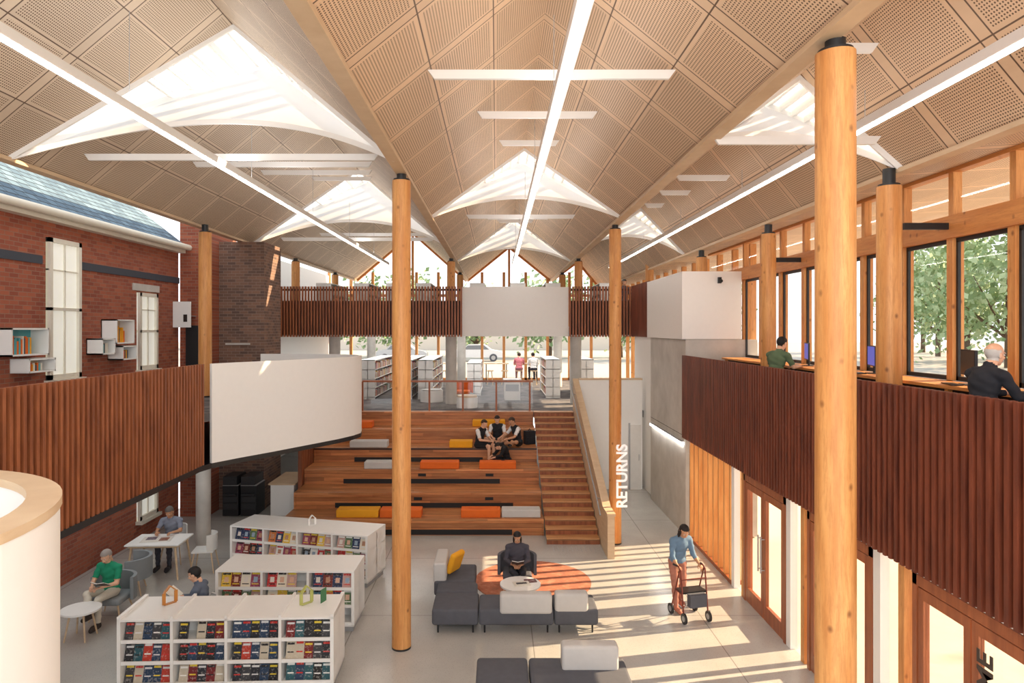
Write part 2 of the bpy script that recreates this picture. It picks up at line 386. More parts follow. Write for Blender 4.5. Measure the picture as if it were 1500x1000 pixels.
# ---------------- left: brick building
b=B()
b.bx(-9.1,-8.8,-3,18.9,0,7.5,brickR); b.build('wall_left_brick')
b=B(); b.add([(-8.55,-3,7.48),(-8.55,18.9,7.48),(-13,18.9,10.9),(-13,-3,10.9)],[(0,1,2,3)],slate); b.build('slate_roof')
crm=M('cream_trim',(226,220,206),.6)
b=B(); b.bx(-8.8,-8.6,-3,18.9,7.3,7.46,crm); b.cyl((-8.5,-3,7.45),(-8.5,18.9,7.45),.08,.08,crm,16); b.build('trim_gutter')
b=B(); b.bx(-8.8,-8.77,-3,13.2,6.46,6.62,M('slate_band',(62,66,76),.7)); b.bx(-8.8,-8.77,14.45,18.9,6.46,6.62,MATS['slate_band']); b.bx(-8.8,-8.78,16.5,17.8,6.15,6.32,concrete); b.build('trim_brick_band')
pane=M('window_pane_bright',(236,236,226),.2,emit=.35)
def sash(y0,y1,z0,z1,idx):
    b=B(); x=-8.8
    b.bx(x,x+.03,y0,y1,z0,z1,pane)
    for a,c,d,e in((y0,y0+.09,z0,z1),(y1-.09,y1,z0,z1),(y0,y1,z0,z0+.1),(y0,y1,z1-.09,z1),(y0,y1,(z0+z1)/2-.03,(z0+z1)/2+.03)):
        b.bx(x,x+.09,a,c,d,e,crm)
    m=(y0+y1)/2; b.bx(x,x+.06,m-.015,m+.015,z0,z1,crm)
    b.bx(x,x+.06,y0,y1,z0+(z1-z0)*.77,z0+(z1-z0)*.77+.03,crm)
    b.bx(x,x+.16,y0-.05,y1+.05,z0-.08,z0,crm)
    b.build('window_%d'%idx)
sash(13.33,14.35,4.2,7.0,1); sash(16.7,17.6,4.2,6.1,2); sash(16.7,17.6,.5,2.4,3); sash(12.4,13.3,.6,2.4,4); sash(10,11,4.2,7.0,5)
b=B(); b.bx(-8.78,-8.0,18.95,21,0,8.3,brickRf); b.bx(-8.0,-6.7,19.7,21.2,0,7.72,brickD); b.bx(-6.7,-6.695,19.7,21.2,0,7.72,brickDs)
b.bx(-8.6,-8.05,18.9,18.95,4.0,5.3,black); b.bx(-7.8,-7.1,19.65,19.7,4.75,4.8,concrete)
b.build('brick_chimney')
b=B(); b.bx(-9.1,-8.8,21,36,0,8,white); b.build('wall_left_far')
b=B(); b.bx(-8.79,-8.3,18.55,18.57,5.25,5.95,white); b.bx(-8.5,-8.4,18.54,18.55,5.4,5.6,dark); b.bx(-8.79,-8.3,18.57,18.88,5.55,5.57,grey); b.build('wall_poster')
teal=M('teal_panel',(90,170,176),.5)
def boxshelf(y,z,w,h,inner,name='wall_box_shelf'):
    b=B(); x0,x1=-8.8,-8.45; t=.03
    b.bx(x0,x1,y,y+w,z,z+t,whitegl); b.bx(x0,x1,y,y+w,z+h-t,z+h,whitegl); b.bx(x0,x1,y,y+t,z,z+h,whitegl); b.bx(x0,x1,y+w-t,y+w,z,z+h,whitegl)
    b.bx(x0,x0+.02,y,y+w,z,z+h,inner)
    k=y+.06
    while k<y+w*.6:
        q=random.uniform(.03,.06); b.bx(x0+.05,x1-.08,k,k+q*.8,z+t,z+h*random.uniform(.5,.75),random.choice([teal,orange,crm,yellow,sofa_g])); k+=q
    b.build(name)
boxshelf(11.9,4.72,1.0,.5,teal); boxshelf(12.35,4.4,.75,.26,ply)
boxshelf(14.65,4.65,.5,.35,white); boxshelf(15.2,4.87,.75,.55,ply); boxshelf(15.45,4.5,.6,.32,white)
edge=[(-5.6,0.5),(-5.6,12.9),(-5.52,13.25),(-5.2,13.8),(-4.74,14.5),(-4.2,15.4),(-3.75,16.15),(-3.5,16.7),(-3.4,17.1),(-3.45,17.5),(-3.7,17.95),(-4.2,18.3),(-5,18.55),(-6.4,18.6)]
b=B(); b.prism(edge+[(-6.4,18.9),(-8.75,18.85),(-8.75,.5)],2.5,2.6,black); b.prism([(x-.14,y-.02) for x,y in edge]+[(-8.75,18.85),(-8.75,.5)],3.4,3.55,carpet)
b.build('floor_mezzanine_left')
b=B(); b.ribbon(edge[2:],.06,2.6,4.53,white); b.build('curved_white_balustrade')
b=B(); b.bx(-5.73,-5.71,.5,13.2,2.6,4.45,dark); y=.5
while y<13.15:
    b.bx(-5.69,-5.6,y,y+.055,2.6,4.53,slatm); y+=.115
b.build('slatted_balustrade')
b=B(); n=72; cx,cy,R=-3.70,3.12,1.44
pts=[(cx+R*math.cos(2*math.pi*i/n),cy+R*math.sin(2*math.pi*i/n)) for i in range(n+1)]
b.ribbon(pts,.14,0,4.22,white); b.ribbon([(cx+(R+.01)*math.cos(2*math.pi*i/n),cy+(R+.01)*math.sin(2*math.pi*i/n)) for i in range(n+1)],.17,4.22,4.27,ply)
b.prism([(cx+(R-.15)*math.cos(2*math.pi*i/n),cy+(R-.15)*math.sin(2*math.pi*i/n)) for i in range(n)],3.7,3.8,M('grey_top',(140,146,148),.5))
b.build('curved_drum_wall')
# ---------------- bleachers
XL,XR=-5.4,1.2
b=B()
for k in range(1,7):
    y0=17.2+(k-1)*1.0; z=.42*k
    y1=y0+1.0 if k<6 else y0+.28
    b.bx(XL,XR,y0,y1+.02,z-.05,z,tierX)
    b.bx(XL,XR,y0+.02,y0+.06,z-.42,z-.05,tierF)
    if k<6:
        b.bx(XL,XL+.05,y0,22.4,0,z-.05,tierF); b.bx(XR-.05,XR,y0,22.4,0,z-.05,tierF)
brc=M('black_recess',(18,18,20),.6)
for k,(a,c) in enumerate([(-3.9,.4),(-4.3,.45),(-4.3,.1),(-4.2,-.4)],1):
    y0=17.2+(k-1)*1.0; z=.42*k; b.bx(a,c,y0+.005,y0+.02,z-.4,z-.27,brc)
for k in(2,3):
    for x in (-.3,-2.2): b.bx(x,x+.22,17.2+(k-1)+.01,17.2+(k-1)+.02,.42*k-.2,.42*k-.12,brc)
b.build('bleacher_seating')
b=B(); y=19.0
while y<22:
    b.bx(XL-.12,XL-.02,y,y+.05,0,.42*5,slatm); y+=.1
b.build('bleacher_slat_side')
b=B(); n=18; Y0,Y1=16.5,22.48
for i in range(n):
    y=Y0+(Y1-Y0)*i/n; z=2.52*(i+1)/n
    b.bx(1.22,2.5,y-.02,y+(Y1-Y0)/n,z-.04,z,stairw); b.bx(1.22,2.5,y,y+.03,z-2.52/n,z-.04,slatm)
    b.bx(1.22,2.5,y-.021,y-.01,z-.035,z-.02,M('nosing_dark',(90,60,40),.6))
b.build('staircase')
def slopewall(nm,x0,x1,mt,capm):
    b=B(); pr=[(15.45,0),(15.45,.97),(16.1,.97),(22.45,3.52),(22.45,0)]
    vs=[(x0,y,z) for y,z in pr]+[(x1,y,z) for y,z in pr]
    b.add(vs,[(0,1,2,3,4),(9,8,7,6,5)]+[(i,5+i,5+(i+1)%5,(i+1)%5) for i in range(5)],mt)
    b.bar(((x0+x1)/2,15.42,1.0),((x0+x1)/2,16.1,1.0),x1-x0+.03,.06,capm); b.bar(((x0+x1)/2,16.08,1.0),((x0+x1)/2,22.45,3.55),x1-x0+.03,.06,capm)
    b.path([(2.44,16.0,.85),(2.44,22.4,3.4)],.02,grey)
    for q in(.1,.5,.9): b.cyl((2.44,16+6.4*q,.85+2.55*q),(2.52,16+6.4*q,.82+2.55*q),.01,.01,grey,8)
    b.build(nm)
slopewall('stair_balustrade',2.52,2.68,ply,ply)
b=B()
for i in range(10):
    for j in range(5): b.cyl((1.35+i*.11,16.0+j*.08,0),(1.35+i*.11,16.0+j*.08,.006),.018,.014,grey,8)
b.build('tactile_strip')
b=B(); b.bx(-8.8,6.5,22.5,36,2.3,2.52,carpet); b.build('floor_upper')
b=B(); b.bx(2.7,4.75,22.2,22.4,0,3.55,white); b.bx(2.7,4.75,22.18,22.42,3.55,3.6,ply); b.build('wall_returns')
b=B(); b.bx(4.35,4.7,22.15,22.2,0,2.1,M('pale_door',(224,222,218),.5)); b.bx(4.3,4.35,22.15,22.2,0,2.15,grey); b.cyl((4.62,22.1,.95),(4.62,22.1,1.15),.01,.01,grey,8); b.build('door_5')
b=B()
x=-4.4
while x<1.25:
    b.bx(x-.03,x+.03,22.42,22.48,2.52,3.48,doorw); x+=1.1
b.bx(-4.4,1.2,22.41,22.49,3.46,3.52,doorw); b.bx(-4.4,1.2,22.455,22.465,2.58,3.46,glz)
b.build('glass_balustrade')
b=B(); b.bx(-8.8,6.55,24.05,36,4.96,5.3,white)
for yy in(26.5,29.5,32.5): b.bx(-7,6,yy,yy+.12,4.945,4.96,lamp)
b.build('floor_bridge')
b=B(); 
def slx(x0,x1):
    x=x0
    while x<x1: b.bx(x,x+.06,23.93,24.0,4.93,6.7,slatm); x+=.105
    b.bx(x0,x1,24.01,24.03,5.0,6.2,dark); b.bx(x0,x1,24.0,24.03,6.55,6.62,dark)  # dark sheet added for the dim space behind the open slats
slx(-8.3,-1.2); slx(2.56,4.8)
y=21.2
while y<23.95: b.bx(4.72,4.79,y,y+.06,4.95,6.7,slatr); y+=.12
b.build('slatted_balustrade')
b=B(); n=12; pts=[(-1.2+3.74*i/n,24.0-.25*math.sin(math.pi*i/n)) for i in range(n+1)]
b.ribbon(pts,.05,4.95,6.68,white); b.build('curved_white_balustrade')
b=B()
x=-8.8
while x<6.7:
    b.bx(x-.07,x+.07,35.9,36.05,2.5,8.2,pine); x+=1.15
for z in(2.5,4.9,6.9): b.bx(-8.8,6.6,35.9,36.05,z,z+.14,pineb)
for g in(GL,GC,GR):
    b.bar((g['xl'],36,g['zl']),(g['xm'],36,g['zm']),.12,.2,pineb); b.bar((g['xr'],36,g['zr']),(g['xm'],36,g['zm']),.12,.2,pineb)
    b.bx(g['xm']-.06,g['xm']+.06,35.92,36.04,7,g['zm']-.1,pine)
b.build('window_end')
def text(s,name,size,loc,rot,mt,ext=.015):
    cu=bpy.data.curves.new(name,'FONT'); cu.body=s; cu.size=size; cu.extrude=ext; cu.offset=.008; cu.align_x='LEFT'
    o=bpy.data.objects.new(name,cu); bpy.context.collection.objects.link(o); o.location=loc; o.rotation_euler=rot; cu.materials.append(mt)
text('RETURNS','returns_sign',.36,(3.14,16.42,.9),(math.pi/2,-math.pi/2,0),M('sign_white',(250,250,250),.5,emit=.3))
text('WELCOME','welcome_sign',.3,(4.76,6.55,.6),(math.pi/2,-math.pi/2,math.pi/2*3),M('sign_dark',(60,50,46),.5),.003)
# ---------------- shelves
PAL=[(190,40,40),(30,50,90),(235,225,205),(40,40,42),(210,120,50),(70,130,150),(230,190,60),(150,60,90),(90,120,80),(240,240,236),(120,40,30),(200,160,150)]
DK=[(30,32,38),(120,24,26),(24,44,70),(60,60,64),(190,60,40),(20,20,22),(40,90,100),(200,190,170),(30,34,44),(80,30,60),(34,60,90),(26,26,30)]
def face_out(b,x,y,z,w,h,tilt,th,pal,art=True):
    R=Matrix.Rotation(-tilt,3,'X'); c0=Vector((x,y,z)); col=lin(random.choice(pal))
    def P(dx,dy,dz): return c0+R@Vector((dx,dy,dz+h/2))
    b.obox(P(0,0,0),(w,th,h),R,cover,col)
    c2=lin(random.choice([(245,245,240),(240,210,60),(230,230,230),(210,50,40),(30,30,30)]))
    b.obox(P(0,-th/2-.002,h*.36),(w*.8,.002,h*.12),R,cover,c2)
    if art:
        b.obox(P(0,-th/2-.002,-h*.02),(w*.42,.002,h*.34),R,cover,lin(random.choice([(222,178,150),(190,140,110),(150,170,190),(230,220,210)])))
        b.obox(P(0,-th/2-.003,-h*.3),(w*.7,.002,h*.06),R,cover,c2)
    else:
        b.obox(P(0,-th/2-.002,-h*.12),(w*.7,.002,h*.07),R,cover,c2)
def unit(name,cx,cy,w,d,h,rz,bays,rows,per,bookw,bookh,pal,art):
    b=B()
    b.bx(-w/2,w/2,-d/2,d/2,h-.03,h,whitegl); b.bx(-w/2+.03,w/2-.03,-d/2+.05,d/2-.05,.0,.1,grey)
    b.bx(-w/2,w/2,-.02,.02,.1,h-.03,whitegl)
    b.bx(-w/2,w/2,-d/2,d/2,.1,.13,whitegl)
    for i in range(bays+1):
        x=-w/2+w*i/bays; t=.02 if 0<i<bays else .025
        x=min(max(x,-w/2+t),w/2-t)
        b.bx(x-t,x+t,-d/2,d/2,.1,h+(.04 if 'book' in name else -.03),whitegl)
    rh=(h-.16)/rows
    for r in range(rows):
        z=.13+r*rh
        for s_ in(-1,1):
            b.bx(-w/2,w/2,min(s_*.02,s_*d*.46),max(s_*.02,s_*d*.46),z-.01,z+.01,whitegl)
            b.bx(-w/2,w/2,min(s_*d*.46,s_*d*.48),max(s_*d*.46,s_*d*.48),z-.01,z+.04,whitegl)
        for i in range(bays):
            bw=w/bays
            for k in range(per):
                x=-w/2+bw*i+.06+(bw-.12)*(k+.5)/per
                if random.random()<.06: continue
                face_out(b,x,-d*.46+.06,z+.012,bookw,min(bookh*random.uniform(.9,1.05),rh-.04),.32,.03 if not art else .012,pal,art)
    b.build(name,(cx,cy,0),rz)
unit('magazine_display_unit',-4.0,14.5,3.15,.9,1.05,math.radians(-14),4,3,4,.165,.26,PAL,True)
unit('magazine_display_unit',-3.63,12.15,2.4,.85,1.05,math.radians(-1),3,3,4,.17,.27,PAL,True)
unit('book_display_shelf',-3.87,10.15,3.05,.85,1.08,math.radians(2),4,3,5,.128,.24,DK,False)
def house(x,y,z,mt,s=1):
    b=B(); w=.09*s;h=.17*s
    pts=[(-w,0,0),(-w,0,h),(0,0,h+.09*s),(w,0,h),(w,0,0),(-w,0,0)]
    for a,c in zip(pts,pts[1:]): b.bar(a,c,.05*s,.014,mt)
    b.build('house_shaped_sign',(x,y,z),random.uniform(.7,.9))
acr=M('ochre_acrylic',(196,130,60),.3)
house(-4.9,10.25,1.09,acr); house(-2.85,10.25,1.09,M('lime_acrylic',(186,190,110),.3)); house(-3.9,14.45,1.06,whitegl,.8)
b=B(); b.bx(-.07,.07,-.003,.003,.0,.2,M('green_card',(60,120,80),.4)); b.build('leaflet_card',(-2.6,10.27,1.1),1.2)
def soft(b_list,name,bev=.05):
    e=bpy.data.objects.new(name,None); bpy.context.collection.objects.link(e)
    for nm,boxes,mt in b_list:
        for bb in boxes:
            b=B(); b.bx(*bb,mt); o=b.build(nm,bevel=min(bev,.45*min(abs(bb[1]-bb[0]),abs(bb[3]-bb[2]),abs(bb[5]-bb[4]))),seg=4,parent=e)
            for p in o.data.polygons: p.use_smooth=True
    return e
def legs(e,pts,h=.15,mt=None):
    b=B()
    for x,y in pts: b.cyl((x,y,0),(x,y,h),.014,.018,mt or black,10)
    b.build('legs',parent=e)
e=soft([('seat',[(-1.1,-.31,11.62,12.4,.15,.43),(-1.1,-.35,12.41,12.9,.15,.43),(-.3,.98,11.62,12.32,.15,.43),(.99,1.74,11.62,12.32,.15,.43),(-1.18,-.4,12.91,13.9,.15,.43)],sofa_g),
 ('backrest',[(.06,.95,11.57,11.79,.36,.7),(1.0,1.57,11.62,11.84,.36,.7),(-1.2,-.95,12.95,13.85,.38,.76)],sofa_l)],'modular_sofa')
legs(e,[(-1.0,11.72),(-.4,11.72),(-.2,11.72),(.88,11.72),(1.08,11.72),(1.65,11.72),(1.65,12.22),(-1.0,12.8),(-1.1,13.8),(-.5,13.8)])
e=soft([('seat',[(-.28,.45,9.0,9.95,.15,.43),(.47,1.85,9.0,9.95,.15,.43)],sofa_g),('backrest',[(.92,1.72,9.55,9.8,.40,.76)],sofa_l)],'modular_sofa')
legs(e,[(-.2,9.8),(.35,9.8),(.55,9.8),(1.75,9.8),(-.2,9.1),(1.75,9.1)])
b=B(); b.obox((0,0,0),(.42,.12,.42),Matrix.Rotation(.35,3,'X'),yellow); o=b.build('throw_cushion',(-.8,13.35,.66),math.radians(62),bevel=.055,seg=4)
b=B(); b.cyl((0,0,0),(0,0,.012),1.2,1.2,rugm,80); b.build('round_rug',(.75,14.1,0))
def rtable(name,x,y,r,h,legm):
    b=B(); b.cyl((0,0,h-.03),(0,0,h),r,r,whitegl,48)
    for k in range(4):
        a=math.pi/4+k*math.pi/2; b.cyl((math.cos(a)*r*.8,math.sin(a)*r*.8,0),(math.cos(a)*r*.5,math.sin(a)*r*.5,h-.03),.013,.018,legm,10)
    b.build(name,(x,y,.0))
rtable('coffee_table',.45,12.76,.38,.45,ply); rtable('side_table',-7.0,11.5,.31,.5,ply)
b=B(); b.obox((0,0,.008),(.3,.22,.016),Matrix.Identity(3),cover,lin((230,225,215))); b.obox((.0,0,.018),(.2,.08,.003),Matrix.Identity(3),cover,lin((60,60,60))); b.obox((.2,.12,.006),(.22,.16,.012),Matrix.Identity(3),cover,lin((90,40,40))); b.build('magazines',(.47,12.72,.453),.2)
def armchair(name,x,y,rz,mt,seat=.42):
    e=bpy.data.objects.new(name,None); bpy.context.collection.objects.link(e); e.location=(x,y,0); e.rotation_euler[2]=rz
    b=B(); b.bx(-.29,.29,-.27,.3,seat-.12,seat,mt); b.build('seat',bevel=.05,seg=3,parent=e)
    b=B(); pts=[(.337*math.cos(a),-.02+ .33*math.sin(a)) for a in [math.radians(175+k*190/14-2) for k in range(15)]]
    b.ribbon(pts,-.06,seat-.1,seat+.3,mt); b.build('backrest',bevel=.015,parent=e)
    b=B()
    for sx in(-1,1):
        for sy in(-1,1): b.cyl((sx*.28,sy*.25,0),(sx*.2,sy*.18,seat-.12),.012,.018,ply,10)
    b.build('legs',parent=e)
    return e
tub=M('grey_tub_fabric',(136,142,146),.9)
armchair('armchair',.42,13.75,math.pi,sofa_g,.34).location.z=.013
armchair('armchair',-6.95,12.35,math.pi,tub); armchair('armchair',-7.25,13.5,math.pi*.6,tub)
def dchair(name,x,y,rz,mt):
    b=B(); b.bx(-.22,.22,-.22,.22,.43,.46,mt); 
    b.ribbon([(.24*math.cos(a)*.95,.24*math.sin(a)) for a in [math.radians(200+k*14) for k in range(11)]],-.025,.46,.8,mt)
    for sx in(-1,1):
        for sy in(-1,1): b.cyl((sx*.24,sy*.24,0),(sx*.17,sy*.17,.43),.011,.016,ply,10)
    b.build(name,(x,y,0),rz)
wch=M('white_plastic',(225,225,222),.4)
dchair('dining_chair',-7.2,15.3,math.pi,wch); dchair('dining_chair',-6.3,14.75,math.pi*.55,wch); dchair('dining_chair',-4.85,11.2,math.pi/2,wch)
b=B(); b.bx(-.55,.55,-.4,.4,.71,.74,whitegl)
for sx in(-1,1):
    for sy in(-1,1): b.cyl((sx*.52,sy*.36,0),(sx*.44,sy*.3,.71),.018,.024,ply,12)
b.bx(-.5,.5,-.34,.34,.66,.71,ply)
b.build('reading_table',(-7.15,14.5,0),.05,bevel=.004)
b=B(); b.obox((0,0,.004),(.6,.4,.008),Matrix.Identity(3),cover,lin((220,214,206))); b.obox((-.12,.05,.01),(.2,.2,.003),Matrix.Identity(3),cover,lin((90,70,90))); b.obox((.15,-.05,.01),(.18,.22,.003),Matrix.Identity(3),cover,lin((140,90,70))); b.build('newspaper',(-7.2,14.5,.742),.2)
pdk=M('printer_dark',(44,46,50),.4)
b=B()
for x in(-7.7,-7.2):
    b.bx(x,x+.44,18.0,18.7,.02,.85,black); b.bx(x+.03,x+.41,17.95,18.65,.88,1.12,pdk); b.bx(x+.05,x+.39,17.9,18.1,.6,.64,pdk); b.bx(x,x+.44,18,18.7,.85,.88,grey)
    for q in(.2,.4): b.bx(x+.02,x+.42,17.985,18.0,q,q+.16,pdk)
b.build('photocopier',(.1,.95,0),bevel=.01)
b=B(); b.bx(-6.35,-5.6,19.0,20.6,.86,.9,ply); b.bx(-6.3,-5.65,19.05,20.6,0,.86,white); b.build('low_counter')
def cush(u0,u1,y,z,mt,h=.2,d=.4):
    x0=(u0-727)*y/1000;x1=(u1-727)*y/1000
    b=B(); b.bx(x0,x1,y,y+d,z+.002,z+h,mt); b.build('bench_cushion',bevel=.025,seg=3)
cush(492,554,17.3,.42,yellow); cush(556,617,17.3,.42,orange); cush(675,733,17.3,.42,orange); cush(735,792,17.3,.42,cgrey)
cush(533,575,19.22,1.26,cgrey); cush(615,672,19.22,1.26,orange); cush(702,756,19.22,1.26,orange,d=.36)
cush(512,567,20.25,1.68,cgrey); cush(658,692,20.25,1.68,yellow); cush(527,545,21.4,2.1,orange); cush(692,740,21.7,2.1,yellow)
def monitor(x,y,mt,w=.5):
    b=B(); b.bx(-.015,.015,-w/2,w/2,.12,.44,black); b.bx(-.019,-.015,-w/2+.015,w/2-.015,.135,.425,mt)
    b.cyl((.03,0,0.01),(.03,0,.2),.02,.02,black,10); b.bx(-.08,.1,-.12,.12,0,.012,black); b.bx(-.25,-.12,-.2,.2,.002,.015,black)
    b.build('computer_monitor',(x,y,4.502),-.3)
scr=M('screen_blue',(70,90,190),.3,emit=.6); scd=M('screen_dark',(20,20,24),.3)
monitor(5.92,13.0,scr); monitor(5.92,10.75,scr); monitor(5.92,8.55,scd,.5); monitor(5.92,7.35,scr,.5); monitor(5.92,5.5,scd)
def bookcase(x,y0,y1,z,h=1.5,name='library_bookcase'):
    b=B(); b.bx(x-.28,x+.28,y0,y0+.03,z,z+h,whitegl); b.bx(x-.28,x+.28,y1-.03,y1,z,z+h,whitegl); b.bx(x-.01,x+.01,y0,y1,z,z+h,whitegl)
    b.bx(x-.28,x+.28,y0,y1,z+h-.03,z+h,whitegl)
    n=4
    for r in range(n):
        zz=z+.08+r*(h-.1)/n; b.bx(x-.27,x+.27,y0,y1,zz-.02,zz,whitegl)
        for sd in(-1,1):
            y=y0+.06
            while y<y1-.1:
                w=random.uniform(.03,.07)
                if random.random()<.88:
                    b.bx(x+sd*.06,x+sd*.24,y,y+w*.9,zz,zz+random.uniform(.18,.27),cover,lin(random.choice(PAL)))
                y+=w
    b.build(name)
for x in(-4.9,-3.5,-2.7): bookcase(x,26,31,2.53)
for x in(2.2,3.5): bookcase(x,26.5,30,2.53)
bookcase(-.9,27.5,31,2.53,1.3)
for x in(-6.4,-5,-3.8,-2.7,-.7,.8,2.1,4.1): bookcase(x,25.3,28,5.31,1.6)
armchair('lounge_chair',-1.25,25.3,math.pi,orange).location.z=2.525
b=B(); b.cyl((0,0,0),(0,0,.42),.42,.42,whitegl,32); b.cyl((0,0,.42),(0,0,.46),.4,.4,cgrey,32); b.build('round_ottoman',(-2.4,25.3,2.522))
b=B(); b.cyl((0,0,0),(0,0,.36),.36,.36,whitegl,32); b.cyl((0,0,.36),(0,0,.42),.34,.34,ply,32); b.build('round_ottoman',(-1.0,23.4,2.522))
b=B(); b.bx(-.3,.3,-.3,.3,0,.75,whitegl); b.bx(-.34,.34,-.34,.34,.75,.79,whitegl); b.bx(-.25,.25,-.31,-.3,.35,.6,grey); b.build('catalogue_kiosk',(.6,26,2.522))
for x in(-2.2,0,1.5):
    b=B(); b.bx(-.6,.6,-.35,.35,.97,1.0,ply)
    for sx in(-.5,.5):
        for sy in(-.28,.28): b.cyl((sx,sy,0),(sx,sy,.97),.02,.02,black,8)
    b.build('high_table',(x,33.75,2.522))
for x in(-2.5,-1.8,-.3,.4,1.1,1.8):
    b=B(); b.cyl((0,0,.66),(0,0,.7),.17,.17,ply,20)
    for k in range(4):
        a=k*math.pi/2+.7; b.cyl((.2*math.cos(a),.2*math.sin(a),0),(.1*math.cos(a),.1*math.sin(a),.66),.012,.014,ply,8)
    b.build('bar_stool',(x,32.8,2.522))
def car(x,y,z,rz,mt):
    b=B(); prof=[(-2.1,.35),(-2.15,.75),(-1.9,.95),(-1.3,1.0),(-.8,1.42),(.6,1.45),(1.2,1.0),(1.95,.88),(2.15,.7),(2.15,.35)]
    n=len(prof); vs=[(px,-.85,pz) for px,pz in prof]+[(px,.85,pz) for px,pz in prof]
    b.add(vs,[tuple(range(n)),tuple(range(2*n-1,n-1,-1))]+[(i,n+i,n+(i+1)%n,(i+1)%n) for i in range(n)],mt)
    gm=M('car_window',(120,126,132),.15)
    for s in(-1,1): b.add([(-1.15,s*.86,1.02),(-.78,s*.86,1.36),(.55,s*.86,1.38),(1.0,s*.86,1.02)],[(0,1,2,3)],gm)
    for wx in(-1.35,1.35):
        for s in(-1,1): b.cyl((wx,s*.7,.33),(wx,s*.88,.33),.33,.33,sofa_g,20); b.cyl((wx,s*.88,.33),(wx,s*.89,.33),.18,.18,grey,16)
    b.build('parked_car',(x,y,z),rz)
car(-1.6,58,2.48,0,M('car_silver',(220,222,225),.3)); car(-8,58,2.48,0,M('car_grey',(180,184,190),.3))
leafA=M('leaf_green',(128,154,110),.8,var=.3); leafB=M('leaf_pale',(172,192,152),.8,var=.3); bark=M('bark',(96,80,66),.9)
def tree(x,y,z,h,r,n=2600):
    b=B(); b.cyl((0,0,0),(0,0,h*.5),.25,.16,bark,10)
    cl=[Vector((random.gauss(0,r*.5),random.gauss(0,r*.5),h*random.uniform(.28,.95))) for _ in range(18)]
    for c in cl[:8]: b.cyl((0,0,h*.2),c,.1,.03,bark,6,False)
    for i in range(n):
        c=random.choice(cl); p=c+Vector([random.gauss(0,r*.26) for _ in range(3)])
        a=Vector([random.gauss(0,1) for _ in range(3)]).normalized(); q=a.orthogonal().normalized(); s=random.uniform(.16,.36)
        w=a.cross(q)
        b.add([p-q*s,p+w*s*.6,p+q*s,p-w*s*.6],[(0,1,2,3)],leafA if random.random()<.5 else leafB)
    b.build('tree',(x,y,z))
for x,y in((36,14),(37,24),(35,32),(38,40),(36,48),(40,58),(44,68),(50,80),(40,6),(52,30),(54,46),(56,60)): tree(x,y,-.05 if y<36 else 2.45,random.uniform(10,13),4.6)
for x,y in((-9,64),(-2,68),(5,64),(12,66),(-16,64),(18,60)): tree(x,y,2.45,random.uniform(6,8),3.2,1500)
b=B(); b.bx(30,31,20,36,-.05,4.4,M('outside_wall',(200,200,200),.8)); b.bx(29.9,31.1,20,36,4.4,4.55,grey); b.build('neighbour_wall')
b=B(); b.bx(-40,30,90,98,2.4,8,M('house_wall',(224,214,202),.8)); b.build('street_building')
